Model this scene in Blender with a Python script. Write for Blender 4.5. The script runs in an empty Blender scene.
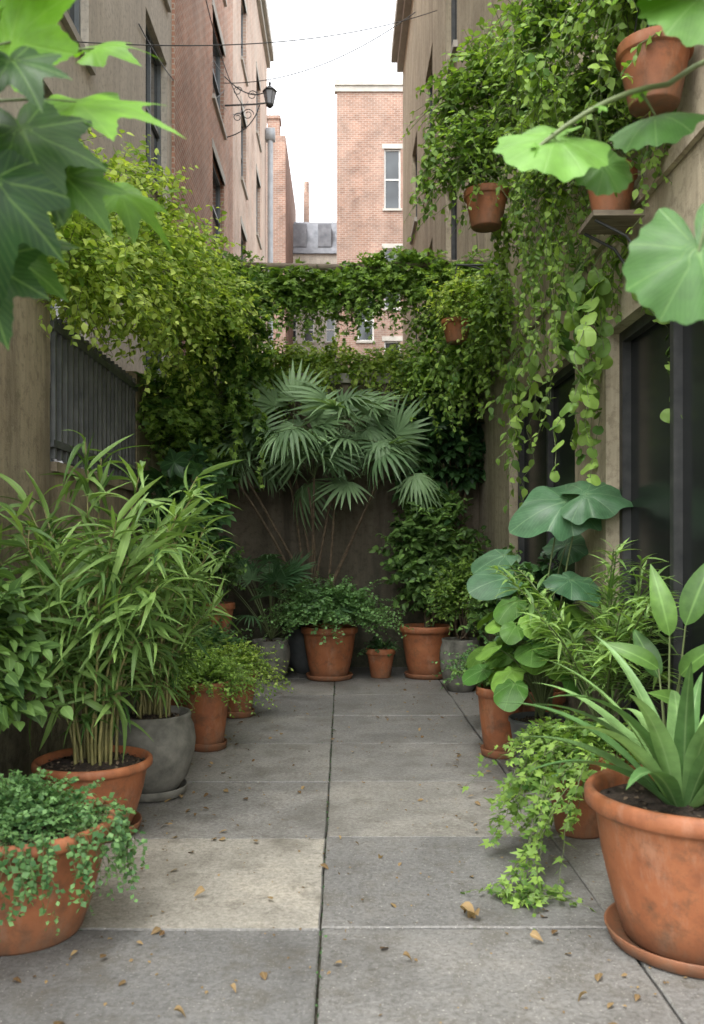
import bpy, math, numpy as np
from mathutils import Vector
rng=np.random.default_rng(11)
sc=bpy.context.scene
PI=math.pi
A=lambda *a:np.array(a,dtype=float)
def nrm(v):
    v=np.asarray(v,float); return v/np.maximum(np.linalg.norm(v,axis=-1,keepdims=True),1e-9)
# ------------------------------------------------------------ mesh builder
class MB:
    def __init__(s): s.V=[];s.F=[];s.M=[];s.U=[];s.T=[];s.n=0
    def add(s,v,f,mat=0,uv=None,tint=.5):
        v=np.asarray(v,float).reshape(-1,3); f=np.asarray(f,int)
        s.V.append(v); s.F.append(f+s.n); s.M.append(np.full(len(f),mat))
        s.U.append(np.zeros((len(v),2)) if uv is None else np.asarray(uv,float).reshape(-1,2))
        s.T.append(np.full(len(v),tint) if np.isscalar(tint) else np.asarray(tint,float).reshape(-1))
        s.n+=len(v)
    def scale(s,k,c):
        s.V=[(v-A(*c))*k+A(*c) for v in s.V]
    def build(s,name,mats,parent=None,smooth=True):
        V=np.concatenate(s.V);U=np.concatenate(s.U);T=np.concatenate(s.T);M=np.concatenate(s.M)
        if parent is not None: V=V-np.array(parent.location)
        L=np.concatenate([f.ravel() for f in s.F]); tot=np.concatenate([np.full(len(f),f.shape[1]) for f in s.F])
        st=np.concatenate([[0],np.cumsum(tot)[:-1]])
        me=bpy.data.meshes.new(name); me.vertices.add(len(V)); me.loops.add(len(L)); me.polygons.add(len(tot))
        me.vertices.foreach_set('co',V.astype(np.float32).ravel())
        me.loops.foreach_set('vertex_index',L.astype(np.int32))
        me.polygons.foreach_set('loop_start',st.astype(np.int32))
        me.polygons.foreach_set('material_index',M.astype(np.int32))
        me.polygons.foreach_set('use_smooth',np.full(len(tot),smooth))
        me.update(calc_edges=True)
        uvl=me.uv_layers.new(name='UVMap'); uvl.data.foreach_set('uv',U[L].astype(np.float32).ravel())
        at=me.attributes.new('tint','FLOAT','POINT'); at.data.foreach_set('value',T.astype(np.float32))
        for m in mats: me.materials.append(m)
        me.validate()
        o=bpy.data.objects.new(name,me); sc.collection.objects.link(o)
        if parent is not None: o.parent=parent
        return o
def empty(name,loc=(0,0,0)):
    e=bpy.data.objects.new(name,None); e.location=loc; e.empty_display_size=.1; sc.collection.objects.link(e)
    return e
QB=[(0,1,3,2),(4,6,7,5),(0,4,5,1),(2,3,7,6),(0,2,6,4),(1,5,7,3)]
def obox(mb,O,U,V,N,u,v,n,mat=0,tint=.5):
    p=[A(*O)+A(*U)*a+A(*V)*b+A(*N)*c for a in u for b in v for c in n]
    mb.add(p,QB,mat,tint=tint)
def box(mb,x,y,z,mat=0,tint=.5): obox(mb,(0,0,0),(1,0,0),(0,1,0),(0,0,1),x,y,z,mat,tint)
def tubes(mb,P,r0,r1,sides=4,mat=0,tint=.4):
    P=np.asarray(P,float)
    if P.ndim==2: P=P[None]
    N,K,_=P.shape; tan=nrm(np.gradient(P,axis=1))
    a=nrm(np.cross(tan,A(.31,.47,.2)+0*tan)); b=np.cross(tan,a)
    r=np.linspace(r0,r1,K)[None,:,None,None]
    th=np.arange(sides)*2*PI/sides
    ring=P[:,:,None]+r*(a[:,:,None]*np.cos(th)[None,None,:,None]+b[:,:,None]*np.sin(th)[None,None,:,None])
    i=np.arange(N)[:,None,None]*K*sides; k=np.arange(K-1)[None,:,None]*sides; s=np.arange(sides)[None,None]; s2=(s+1)%sides
    f=np.stack([i+k+s,i+k+s2,i+k+sides+s2,i+k+sides+s],-1).reshape(-1,4)
    mb.add(ring.reshape(-1,3),f,mat,tint=tint)
def bez(p0,p1,p2,K=10):
    t=np.linspace(0,1,K)[:,None]; return (1-t)**2*A(*p0)+2*t*(1-t)*A(*p1)+t*t*A(*p2)
def lathe(mb,prof,c,seg=56,mat=0,tint=.5,wob=0.0):
    prof=np.array(prof,float); K=len(prof); th=np.arange(seg)*2*PI/seg
    w=1+wob*np.sin(th*2+rng.uniform(0,6))
    v=np.zeros((K,seg,3)); v[:,:,0]=prof[:,0:1]*np.cos(th)*w; v[:,:,1]=prof[:,0:1]*np.sin(th)*w; v[:,:,2]=prof[:,1:2]
    v+=A(*c)
    k=np.arange(K-1)[:,None]*seg; s=np.arange(seg)[None]; s2=(s+1)%seg
    mb.add(v.reshape(-1,3),np.stack([k+s,k+s2,k+seg+s2,k+seg+s],-1).reshape(-1,4),mat,tint=tint)
# ------------------------------------------------------------ leaf templates
def T_simple(w,n=4,p=.8,q=1.,fold=.25,droop=.25):
    ts=np.linspace(0,1,n+1); v=[];uv=[];f=[];rows=[]
    for i,t in enumerate(ts):
        hw=w*max(math.sin(PI*t**p),0)**q if 0<i<n else 0
        z=-droop*t*t; y=t*(1-.3*droop*t)
        if hw==0: rows.append([len(v)]); v.append((0,y,z)); uv.append((.5,t))
        else:
            rows.append([len(v),len(v)+1,len(v)+2])
            v+=[(-hw,y,z+fold*hw),(0,y,z),(hw,y,z+fold*hw)]; uv+=[(0,t),(.5,t),(1,t)]
    for a,b in zip(rows[:-1],rows[1:]):
        if len(a)==1: f+=[(a[0],b[1],b[0]),(a[0],b[2],b[1])]
        elif len(b)==1: f+=[(a[0],a[1],b[0]),(a[1],a[2],b[0])]
        else:
            for j in (0,1): f+=[(a[j],a[j+1],b[j+1]),(a[j],b[j+1],b[j])]
    return dict(v=np.array(v,float),f=np.array(f),uv=np.array(uv,float))
def T_radial(rf,n=40,rings=3,cup=.1,wave=.03,wk=7,lobes=7,droop=0.):
    th=np.linspace(-PI,PI,n+1); v=[(0,0,0)]; uv=[(.5,0)]; f=[]
    for j in range(1,rings+1):
        for t in th:
            r=rf(t)*j/rings
            y=r*math.cos(t)
            z=cup*r*r*math.cos(2*t)*.3-cup*r*r+wave*(j/rings)**2*math.sin(wk*t)-droop*max(y,0)**2
            v.append((r*math.sin(t),y,z)); uv.append((t*lobes/(2*PI)+.5,r))
    m=n+1
    for i in range(n):
        f.append((0,1+i,2+i))
        for j in range(rings-1):
            a=1+j*m+i; f+=[(a,a+m,a+m+1),(a,a+m+1,a+1)]
    return dict(v=np.array(v,float),f=np.array(f),uv=np.array(uv,float))
def merge(ts):
    v=[];f=[];uv=[];n=0
    for t in ts: v.append(t['v']);f.append(t['f']+n);uv.append(t['uv']);n+=len(t['v'])
    return dict(v=np.concatenate(v),f=np.concatenate(f),uv=np.concatenate(uv))
def xf(t,ang,sc_=1.,tilt=0.,off=(0,0,0)):
    v=t['v']*sc_
    c,s=math.cos(tilt),math.sin(tilt); v=np.stack([v[:,0],v[:,1]*c-v[:,2]*s,v[:,1]*s+v[:,2]*c],1)
    c,s=math.cos(ang),math.sin(ang); v=np.stack([v[:,0]*c+v[:,1]*s,-v[:,0]*s+v[:,1]*c,v[:,2]],1)
    return dict(v=v+A(*off),f=t['f'],uv=t['uv'])
def ivy_r(t):
    r=.28
    for c,l,w in ((0,1.,.28),(1.05,.72,.3),(-1.05,.72,.3),(2.1,.5,.35),(-2.1,.5,.35)): r=max(r,.28+(l-.28)*math.exp(-((t-c)/w)**2))
    return r*(1-.6*math.exp(-((abs(t)-PI)/.25)**2))
def heart_r(t): return (.40+.60*((1+math.cos(t))/2)**2.6)*(1-.75*math.exp(-((abs(t)-PI)/.3)**2))*(1.0+.12*math.exp(-((abs(t)-2.3)/.4)**2))
def round_r(t): return (.86+.05*math.cos(t)+.028*math.cos(18*t)+.015*math.sin(5*t))*(1-.8*math.exp(-((abs(t)-PI)/.16)**2))
def ear_r(t): return (.62+.38*math.exp(-(abs(t)/.5)**1.6)+.10*math.exp(-((abs(t)-1.05)/.25)**2)+.12*math.exp(-((abs(t)-2.2)/.4)**2)+.02*math.sin(11*t))*(1-.8*math.exp(-((abs(t)-PI)/.2)**2))
def maple_r(t):
    r=.44
    for c,l,w in ((0,1.,.30),(.78,.86,.27),(-.78,.86,.27),(1.5,.70,.26),(-1.5,.70,.26),(2.2,.52,.25),(-2.2,.52,.25)): r=max(r,.44+(l-.44)*math.exp(-(abs(t-c)/w)**1.25))
    return r*(1+.028*(abs(((t*9)%1)-.5)*4-1))*(1-.6*math.exp(-((abs(t)-PI)/.25)**2))
S=T_simple
small=[S(.30,3,.75,1,.25,.1),S(.27,3,.8,1,.3,.4),S(.33,3,.7,1,.1,.25)]
ovate=[S(.27,5,.75,1,.3,.15),S(.25,5,.8,1,.25,.45),S(.3,5,.7,1,.15,.3)]
lance=[S(.056,6,.6,.8,.5,.2),S(.052,6,.6,.8,.4,.5),S(.064,6,.6,.8,.4,.85)]
tiny=[S(.36,2,.9,1,.2,.1),S(.4,2,.9,1,.1,.3)]
ivy=[T_radial(ivy_r,14,1,.1,.05,3,5),T_radial(ivy_r,14,1,.3,.08,4,5)]
ivy=[dict(v=t['v']+A(0,.35,0),f=t['f'],uv=t['uv']) for t in ivy]
heart=[T_radial(heart_r,36,3,.15,.03,5,8,.15),T_radial(heart_r,36,3,.25,.05,6,8,.35)]
rnd=[T_radial(round_r,90,4,.22,.05,7,9),T_radial(round_r,90,4,.4,.06,5,9)]
ear=[T_radial(ear_r,80,4,.25,.045,7,9,.15),T_radial(ear_r,80,4,.35,.06,6,9,.25)]
maple=[T_radial(maple_r,170,4,.1,.03,7,8,.2),T_radial(maple_r,170,4,.25,.04,6,8,.4)]
def fan(k=15,span=1.9,droop=.35):
    L=[]
    for i in range(k):
        a=-span+2*span*i/(k-1)+rng.uniform(-.03,.03)
        L.append(xf(S(.055,6,.55,.8,.35,droop*rng.uniform(.5,1.5)),a,(1-.22*abs(a)/span)*rng.uniform(.92,1.05),rng.uniform(-.08,.1)))
    return merge(L)
fans=[fan(18,1.9,.25),fan(17,1.7,.5),fan(20,2.1,.7)]
whorl=[merge([xf(ovate[i%3],i*2*PI/7+rng.uniform(-.2,.2),rng.uniform(.8,1.),-.15) for i in range(7)])]
def leaves(mb,tm,pos,dr,up,size,mat=0,tint=.5):
    pos=np.asarray(pos,float).reshape(-1,3);N=len(pos)
    Y=nrm(np.broadcast_to(np.asarray(dr,float),(N,3))); Zr=np.broadcast_to(np.asarray(up,float),(N,3))
    X=nrm(np.cross(Y,Zr)+1e-5); Z=np.cross(X,Y)
    size=np.broadcast_to(np.asarray(size,float),(N,)); tint=np.broadcast_to(np.asarray(tint,float),(N,))
    ch=rng.integers(0,len(tm),N)
    for k,t in enumerate(tm):
        m=ch==k; n=m.sum()
        if n==0: continue
        v=t['v'][None]*size[m][:,None,None]
        w=pos[m][:,None]+v[:,:,0:1]*X[m][:,None]+v[:,:,1:2]*Y[m][:,None]+v[:,:,2:3]*Z[m][:,None]
        nv=len(t['v']); f=(t['f'][None]+(np.arange(n)*nv)[:,None,None]).reshape(-1,3)
        mb.add(w.reshape(-1,3),f,mat,np.tile(t['uv'],(n,1)),np.repeat(tint[m],nv))
def rv(*s): return rng.normal(size=s+(3,))
def arc(starts,dirs,lens,droop=.4,K=6,jit=.03):
    starts=np.asarray(starts,float);N=len(starts);t=np.linspace(0,1,K)[None,:,None];lens=np.broadcast_to(lens,(N,))[:,None,None]
    droop=np.broadcast_to(droop,(N,))[:,None,None]
    P=starts[:,None]+nrm(dirs)[:,None]*lens*t+A(0,0,-1)*droop*lens*t*t
    return P+np.cumsum(rv(N,K)*jit*lens/ K,axis=1)*(t>0)
def hang(starts,lens,out=(0,0,0),K=9,sway=.03):
    starts=np.asarray(starts,float);N=len(starts);t=np.linspace(0,1,K)[None,:,None];lens=np.broadcast_to(lens,(N,))[:,None,None]
    o=A(*out)*np.sin(np.minimum(t*2.5,1.5))
    return starts[:,None]+o+A(0,0,-1)*lens*t**1.15+np.cumsum(rv(N,K)*sway*A(1,1,.2),axis=1)*(t>0)
def foliate(mb,P,nl,tm,size,mat=0,tint=(.2,.8),side=.9,upw=.8,face=(0,0,0),rn=.35,t0=.12,taper=.3,fwd=.5,down=.0,pathvar=.15,nr=.4):
    N,K,_=P.shape
    t=np.clip(np.linspace(t0,1,nl)[None]+rng.uniform(-.5,.5,(N,nl))*(1-t0)/nl,0,.9999)
    x=t*(K-1); i=np.minimum(x.astype(int),K-2); fr=(x-i)[...,None]; ar=np.arange(N)[:,None]
    pos=P[ar,i]*(1-fr)+P[ar,i+1]*fr; tan=nrm(P[ar,i+1]-P[ar,i])
    s=nrm(np.cross(tan,A(0,0,1)+0*tan)+.3*rv(N,nl)); sg=np.where(np.arange(nl)%2==0,1,-1)[None,:,None]
    d=nrm(tan*fwd+s*sg*side+rv(N,nl)*rn*.6+A(0,0,-down))
    up=nrm(A(0,0,1)*upw+A(*face)+rv(N,nl)*nr)
    sz=size*rng.uniform(.6,1.15,(N,nl))*(1-taper*t)
    ti=rng.uniform(tint[0],tint[1],(N,nl))+rng.uniform(-pathvar,pathvar,(N,1))+.18*(t-.5)
    leaves(mb,tm,pos.reshape(-1,3),d.reshape(-1,3),up.reshape(-1,3),sz.ravel(),mat,np.clip(ti,0,1).ravel())
def ell(c,r,n,inner=.45,lo=-1):
    d=nrm(rv(n*3)); d=d[d[:,2]>lo][:n]; rr=rng.uniform(inner,1,len(d))[:,None]
    return A(*c)+d*rr*A(*r), nrm(d/A(*r)*min(r))
# ------------------------------------------------------------ materials
def newmat(n):
    m=bpy.data.materials.new(n); m.use_nodes=True; nt=m.node_tree; b=nt.nodes['Principled BSDF']; return m,nt,b
def N_(nt,t,**k):
    n=nt.nodes.new(t)
    for a,b in k.items(): setattr(n,a,b)
    return n
def ramp(nt,stops,src):
    r=N_(nt,'ShaderNodeValToRGB'); e=r.color_ramp.elements
    while len(e)<len(stops): e.new(.5)
    for q,(p,c) in zip(e,stops): q.position=p; q.color=(*c,1) if len(c)==3 else c
    nt.links.new(src,r.inputs[0]); return r.outputs[0]
def noise(nt,vec,scale,detail=4,rough=.6):
    n=N_(nt,'ShaderNodeTexNoise'); n.inputs['Scale'].default_value=scale; n.inputs['Detail'].default_value=detail; n.inputs['Roughness'].default_value=rough
    if vec is not None: nt.links.new(vec,n.inputs['Vector'])
    return n.outputs[0]
def mixc(nt,a,b,f,mode='MIX'):
    m=N_(nt,'ShaderNodeMix',data_type='RGBA',blend_type=mode)
    for s,i in ((f,0),(a,6),(b,7)):
        if isinstance(s,(int,float)): m.inputs[i].default_value=s
        elif isinstance(s,tuple): m.inputs[i].default_value=(*s,1)
        else: nt.links.new(s,m.inputs[i])
    return m.outputs[2]
def math_(nt,op,a,b=0.,c=None):
    m=N_(nt,'ShaderNodeMath',operation=op)
    for i,s in enumerate((a,b,c)):
        if s is None: continue
        if isinstance(s,(int,float)): m.inputs[i].default_value=s
        else: nt.links.new(s,m.inputs[i])
    return m.outputs[0]
def bump(nt,b,h,st,dist=.01):
    n=N_(nt,'ShaderNodeBump'); n.inputs['Strength'].default_value=st; n.inputs['Distance'].default_value=dist
    nt.links.new(h,n.inputs['Height']); nt.links.new(n.outputs[0],b.inputs['Normal'])
def objc(nt,scale=None):
    t=N_(nt,'ShaderNodeTexCoord').outputs['Object']
    if scale:
        m=N_(nt,'ShaderNodeMapping'); m.inputs['Scale'].default_value=scale; nt.links.new(t,m.inputs[0]); t=m.outputs[0]
    return t
def leafmat(name,dark,light,tr=.3,rough=.5,vein='mid',veinc=None,vs=.35,nz=False,spec=.28):
    m,nt,b=newmat(name); L=nt.links.new
    at=N_(nt,'ShaderNodeAttribute',attribute_name='tint')
    mid=tuple((x+y)/2*.85 for x,y in zip(dark,light))
    col=ramp(nt,[(0,dark),(.5,mid),(1,light)],at.outputs['Fac'])
    if nz:
        f=ramp(nt,[(.3,(.68,.70,.62)),(.7,(1.22,1.2,1.1))],noise(nt,objc(nt),11,3,.65))
        col=mixc(nt,col,f,1.,'MULTIPLY')
    if vein:
        uv=N_(nt,'ShaderNodeUVMap'); sp=N_(nt,'ShaderNodeSeparateXYZ'); L(uv.outputs[0],sp.inputs[0])
    vc=veinc or tuple(min(1,x*1.7+.03) for x in light)
    if vein=='mid':
        d=math_(nt,'ABSOLUTE',math_(nt,'SUBTRACT',sp.outputs[0],.5)); k=ramp(nt,[(0,(1,1,1)),(.07,(0,0,0))],d)
    elif vein=='radial':
        fr=math_(nt,'FRACT',sp.outputs[0]); d=math_(nt,'MULTIPLY',math_(nt,'ABSOLUTE',math_(nt,'SUBTRACT',fr,.5)),sp.outputs[1])
        k=ramp(nt,[(0,(1,1,1)),(.022,(0,0,0))],d)
        w=math_(nt,'SINE',math_(nt,'MULTIPLY',math_(nt,'SUBTRACT',sp.outputs[1],math_(nt,'MULTIPLY',d,1.4)),55.))
        k2=ramp(nt,[(.88,(0,0,0)),(1,(.4,.4,.4))],w); k=mixc(nt,k,k2,1.,'LIGHTEN')
        bump(nt,b,k,.35,.002)
    if vein:
        kk=math_(nt,'MULTIPLY',k,vs); col=mixc(nt,col,vc,kk)
    L(col,b.inputs['Base Color']); b.inputs['Roughness'].default_value=rough; b.inputs['Specular IOR Level'].default_value=spec
    tl=N_(nt,'ShaderNodeBsdfTranslucent'); tc=mixc(nt,col,(1.5,1.55,.6),1.,'MULTIPLY'); L(tc,tl.inputs[0])
    mx=N_(nt,'ShaderNodeMixShader'); mx.inputs[0].default_value=tr; L(b.outputs[0],mx.inputs[1]); L(tl.outputs[0],mx.inputs[2])
    L(mx.outputs[0],nt.nodes['Material Output'].inputs[0]); return m
LM_yel=leafmat('leaf_yellow_green',(.17,.29,.05),(.56,.68,.17),.44,.5,None)
LM_bri=leafmat('leaf_bright',(.05,.125,.025),(.28,.43,.09),.38,.5,None)
LM_mid=leafmat('leaf_mid',(.025,.07,.022),(.17,.30,.075),.28,.5,'mid')
LM_dark=leafmat('leaf_dark',(.013,.042,.018),(.08,.18,.055),.2,.4,'mid',spec=.35)
LM_fan=leafmat('leaf_fan_palm',(.035,.095,.035),(.25,.38,.19),.22,.45,'mid',vs=.25)
LM_bam=leafmat('leaf_bamboo_palm',(.03,.09,.022),(.24,.38,.105),.28,.45,'mid',vs=.25)
LM_fern=leafmat('leaf_fern',(.03,.10,.03),(.19,.35,.12),.28,.5,None)
LM_big=leafmat('leaf_big_blue',(.022,.08,.035),(.09,.20,.105),.18,.38,'radial',(.28,.43,.22),nz=True,spec=.35)
LM_hosta=leafmat('leaf_hosta',(.04,.13,.025),(.19,.35,.065),.3,.45,'radial',(.32,.48,.2),nz=True)
LM_round=leafmat('leaf_round',(.022,.085,.02),(.12,.25,.05),.27,.45,'radial',(.24,.38,.14),nz=True)
LM_maple=leafmat('leaf_lobed',(.009,.038,.010),(.15,.33,.03),.36,.45,'radial',(.25,.42,.10),nz=True)
LM_strap=leafmat('leaf_strap',(.045,.125,.04),(.20,.34,.13),.15,.42,'mid',(.34,.46,.23),.35,nz=True,spec=.35)
LM_dry=leafmat('leaf_dry',(.09,.05,.02),(.30,.21,.10),.15,.7,'mid')
def simple(name,c1,c2,scale=8,rough=.8,bs=.3,bd=.01,metal=0,mscale=None,ns=None):
    m,nt,b=newmat(name); v=objc(nt,mscale); n=noise(nt,v,scale)
    nt.links.new(ramp(nt,[(.3,c1),(.7,c2)],n),b.inputs['Base Color']); b.inputs['Roughness'].default_value=rough; b.inputs['Metallic'].default_value=metal
    if bs: bump(nt,b,noise(nt,v,scale*(ns or 6),3),bs,bd)
    return m
def flat(name,c,rough=.6):
    m,nt,b=newmat(name); b.inputs['Base Color'].default_value=(*c,1); b.inputs['Roughness'].default_value=rough; return m
M_stem=flat('stem_green',(.09,.12,.04))
M_bark=simple('bark',(.07,.05,.03),(.18,.13,.08),25,.9,.5)
M_cane=simple('cane',(.12,.12,.04),(.27,.24,.09),14,.5,.1)
M_soil=simple('soil',(.018,.012,.008),(.07,.048,.03),60,.95,1.,.01)
M_metal=simple('dark_metal',(.03,.033,.033),(.07,.07,.068),10,.5,.1,.002,.4)
M_fence=simple('weathered_fence_paint',(.055,.06,.06),(.13,.135,.13),6,.6,.1,.002,.1)
M_grayframe=simple('painted_frame',(.12,.14,.15),(.18,.20,.21),5,.5,0)
M_white=simple('white_paint',(.55,.55,.52),(.75,.75,.72),5,.6,0)
M_sill=simple('stone_sill',(.33,.31,.27),(.46,.43,.38),4,.8,.2)
M_roof=simple('slate_roof',(.13,.14,.16),(.24,.25,.27),3,.7,.3)
M_zinc=simple('zinc_pipe',(.28,.30,.32),(.4,.42,.44),3,.5,0)
M_wood=simple('weathered_wood',(.10,.08,.055),(.22,.18,.13),6,.85,.3,.004,0,(1,8,8))
def glass(name,a,b_,rough,sp):
    m,nt,b=newmat(name); n=noise(nt,objc(nt),.8,2)
    nt.links.new(ramp(nt,[(.3,a),(.7,b_)],n),b.inputs['Base Color']); b.inputs['Roughness'].default_value=rough; b.inputs['Specular IOR Level'].default_value=sp
    return m
M_glass=glass('window_glass',(.012,.016,.018),(.05,.06,.065),.08,.6)
M_dglass=glass('dark_interior_glass',(.008,.009,.009),(.02,.022,.022),.2,.2)  # near-black pane colour stands in for the unlit interior behind
def terracotta():
    m,nt,b=newmat('terracotta'); v=objc(nt); oi=N_(nt,'ShaderNodeObjectInfo')
    c=ramp(nt,[(.25,(.19,.062,.024)),(.5,(.30,.102,.038)),(.75,(.375,.14,.056))],noise(nt,v,6,5,.65))
    st=noise(nt,objc(nt,(6,6,1.6)),2.4,5,.7); c=mixc(nt,c,(.46,.34,.25),math_(nt,'MULTIPLY',ramp(nt,[(.52,(0,0,0)),(.75,(1,1,1))],st),.3))
    c=mixc(nt,c,(.06,.045,.025),math_(nt,'MULTIPLY',ramp(nt,[(.50,(0,0,0)),(.70,(1,1,1))],noise(nt,v,9,6,.78)),.65))
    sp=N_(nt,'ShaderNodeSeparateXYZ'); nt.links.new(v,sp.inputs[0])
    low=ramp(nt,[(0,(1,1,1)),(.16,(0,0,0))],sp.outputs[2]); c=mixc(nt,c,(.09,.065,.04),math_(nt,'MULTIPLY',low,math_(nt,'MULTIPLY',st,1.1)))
    br=math_(nt,'MULTIPLY_ADD',oi.outputs['Random'],.4,.8); h=N_(nt,'ShaderNodeHueSaturation'); nt.links.new(br,h.inputs['Value']); nt.links.new(c,h.inputs['Color'])
    nt.links.new(h.outputs[0],b.inputs['Base Color']); b.inputs['Roughness'].default_value=.68; bump(nt,b,noise(nt,v,70,4),.3,.003); return m
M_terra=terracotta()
M_conc=simple('concrete_pot',(.075,.075,.06),(.20,.19,.16),9,.85,.6,.006)
M_dkpot=simple('dark_glazed_pot',(.04,.045,.045),(.10,.105,.105),5,.45,.15,.002)
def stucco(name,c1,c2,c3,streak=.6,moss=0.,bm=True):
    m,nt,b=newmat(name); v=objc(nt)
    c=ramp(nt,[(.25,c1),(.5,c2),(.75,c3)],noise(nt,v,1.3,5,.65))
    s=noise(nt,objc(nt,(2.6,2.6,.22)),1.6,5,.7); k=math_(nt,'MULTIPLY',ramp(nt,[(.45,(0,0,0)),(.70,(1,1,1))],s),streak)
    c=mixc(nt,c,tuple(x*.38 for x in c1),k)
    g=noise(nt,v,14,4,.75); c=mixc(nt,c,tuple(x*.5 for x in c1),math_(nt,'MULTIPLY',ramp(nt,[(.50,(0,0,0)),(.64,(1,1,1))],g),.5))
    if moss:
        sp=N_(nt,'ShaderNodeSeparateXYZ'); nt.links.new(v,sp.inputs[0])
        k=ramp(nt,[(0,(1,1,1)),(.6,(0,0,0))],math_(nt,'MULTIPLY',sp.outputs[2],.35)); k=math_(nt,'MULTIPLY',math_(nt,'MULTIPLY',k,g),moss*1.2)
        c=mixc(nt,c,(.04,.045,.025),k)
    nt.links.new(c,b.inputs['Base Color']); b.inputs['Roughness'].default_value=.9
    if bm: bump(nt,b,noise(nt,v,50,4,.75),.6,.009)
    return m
M_rwall=stucco('stucco_right',(.33,.275,.19),(.44,.375,.265),(.53,.46,.34),.65,1.1)
M_lwall=stucco('garden_wall_render',(.23,.185,.12),(.34,.28,.19),(.42,.355,.25),.8,1.2)
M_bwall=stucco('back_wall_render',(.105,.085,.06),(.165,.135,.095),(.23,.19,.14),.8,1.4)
M_pale=stucco('pale_stucco',(.50,.45,.38),(.58,.53,.45),(.64,.59,.51),.35,0,False)
def brick(name,c1,c2,mort,lime=0.,limec=(.5,.42,.35),bm=True):
    m,nt,b=newmat(name); t=objc(nt); sp=N_(nt,'ShaderNodeSeparateXYZ'); nt.links.new(t,sp.inputs[0])
    cb=N_(nt,'ShaderNodeCombineXYZ'); nt.links.new(math_(nt,'ADD',sp.outputs[0],sp.outputs[1]),cb.inputs[0]); nt.links.new(sp.outputs[2],cb.inputs[1])
    bt=N_(nt,'ShaderNodeTexBrick'); bt.inputs['Scale'].default_value=1; bt.inputs['Brick Width'].default_value=.25; bt.inputs['Row Height'].default_value=.09; bt.inputs['Mortar Size'].default_value=.011
    bt.inputs['Color1'].default_value=(*c1,1); bt.inputs['Color2'].default_value=(*c2,1); bt.inputs['Mortar'].default_value=(*mort,1); nt.links.new(cb.outputs[0],bt.inputs['Vector'])
    f=ramp(nt,[(.3,(.66,.64,.62)),(.7,(1.25,1.2,1.15))],noise(nt,t,.9,5,.7)); c=mixc(nt,bt.outputs[0],f,1.,'MULTIPLY')
    s=ramp(nt,[(.4,(0,0,0)),(.7,(1,1,1))],noise(nt,objc(nt,(1,1,.35)),.7,5,.7)); c=mixc(nt,c,limec,math_(nt,'MULTIPLY',s,lime))
    nt.links.new(c,b.inputs['Base Color']); b.inputs['Roughness'].default_value=.9
    return m
M_brick=brick('brick_red',(.43,.21,.135),(.31,.14,.09),(.48,.41,.34),.35)
M_brick2=brick('brick_pinkish',(.50,.35,.275),(.42,.28,.22),(.54,.48,.42),.6,(.62,.54,.46))
M_brick3=brick('brick_far',(.29,.165,.12),(.205,.11,.08),(.33,.29,.25),.25,(.38,.32,.27))
def slabmat():
    m,nt,b=newmat('paving_slab'); v=objc(nt); at=N_(nt,'ShaderNodeAttribute',attribute_name='tint')
    c=ramp(nt,[(0,(.130,.130,.127)),(.5,(.205,.198,.182)),(1,(.34,.315,.262))],at.outputs['Fac'])
    big=noise(nt,v,1.9,7,.72)
    f=ramp(nt,[(.25,(.55,.54,.52)),(.5,(.98,.98,.98)),(.75,(1.33,1.3,1.25))],big); c=mixc(nt,c,f,1.,'MULTIPLY')
    fine=noise(nt,v,48,4,.75)
    f=ramp(nt,[(.35,(.66,.65,.62)),(.6,(1.1,1.1,1.1))],fine); c=mixc(nt,c,f,1.,'MULTIPLY')
    k=ramp(nt,[(.50,(0,0,0)),(.64,(1,1,1))],noise(nt,v,4.5,7,.8)); c=mixc(nt,c,(.09,.08,.06),math_(nt,'MULTIPLY',k,.55))
    sn=noise(nt,v,110,2,.5)
    k=ramp(nt,[(.66,(0,0,0)),(.71,(1,1,1))],sn); c=mixc(nt,c,(.50,.48,.43),math_(nt,'MULTIPLY',k,.5))
    k=ramp(nt,[(.28,(1,1,1)),(.34,(0,0,0))],sn); c=mixc(nt,c,(.05,.045,.035),math_(nt,'MULTIPLY',k,.6))
    nt.links.new(c,b.inputs['Base Color']); r=ramp(nt,[(.3,(.5,.5,.5)),(.7,(.85,.85,.85))],big); nt.links.new(r,b.inputs['Roughness'])
    bump(nt,b,fine,.5,.008); return m
M_slab=slabmat()
M_ground=simple('ground_soil',(.045,.042,.028),(.11,.10,.07),7,.95,.6)

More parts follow.
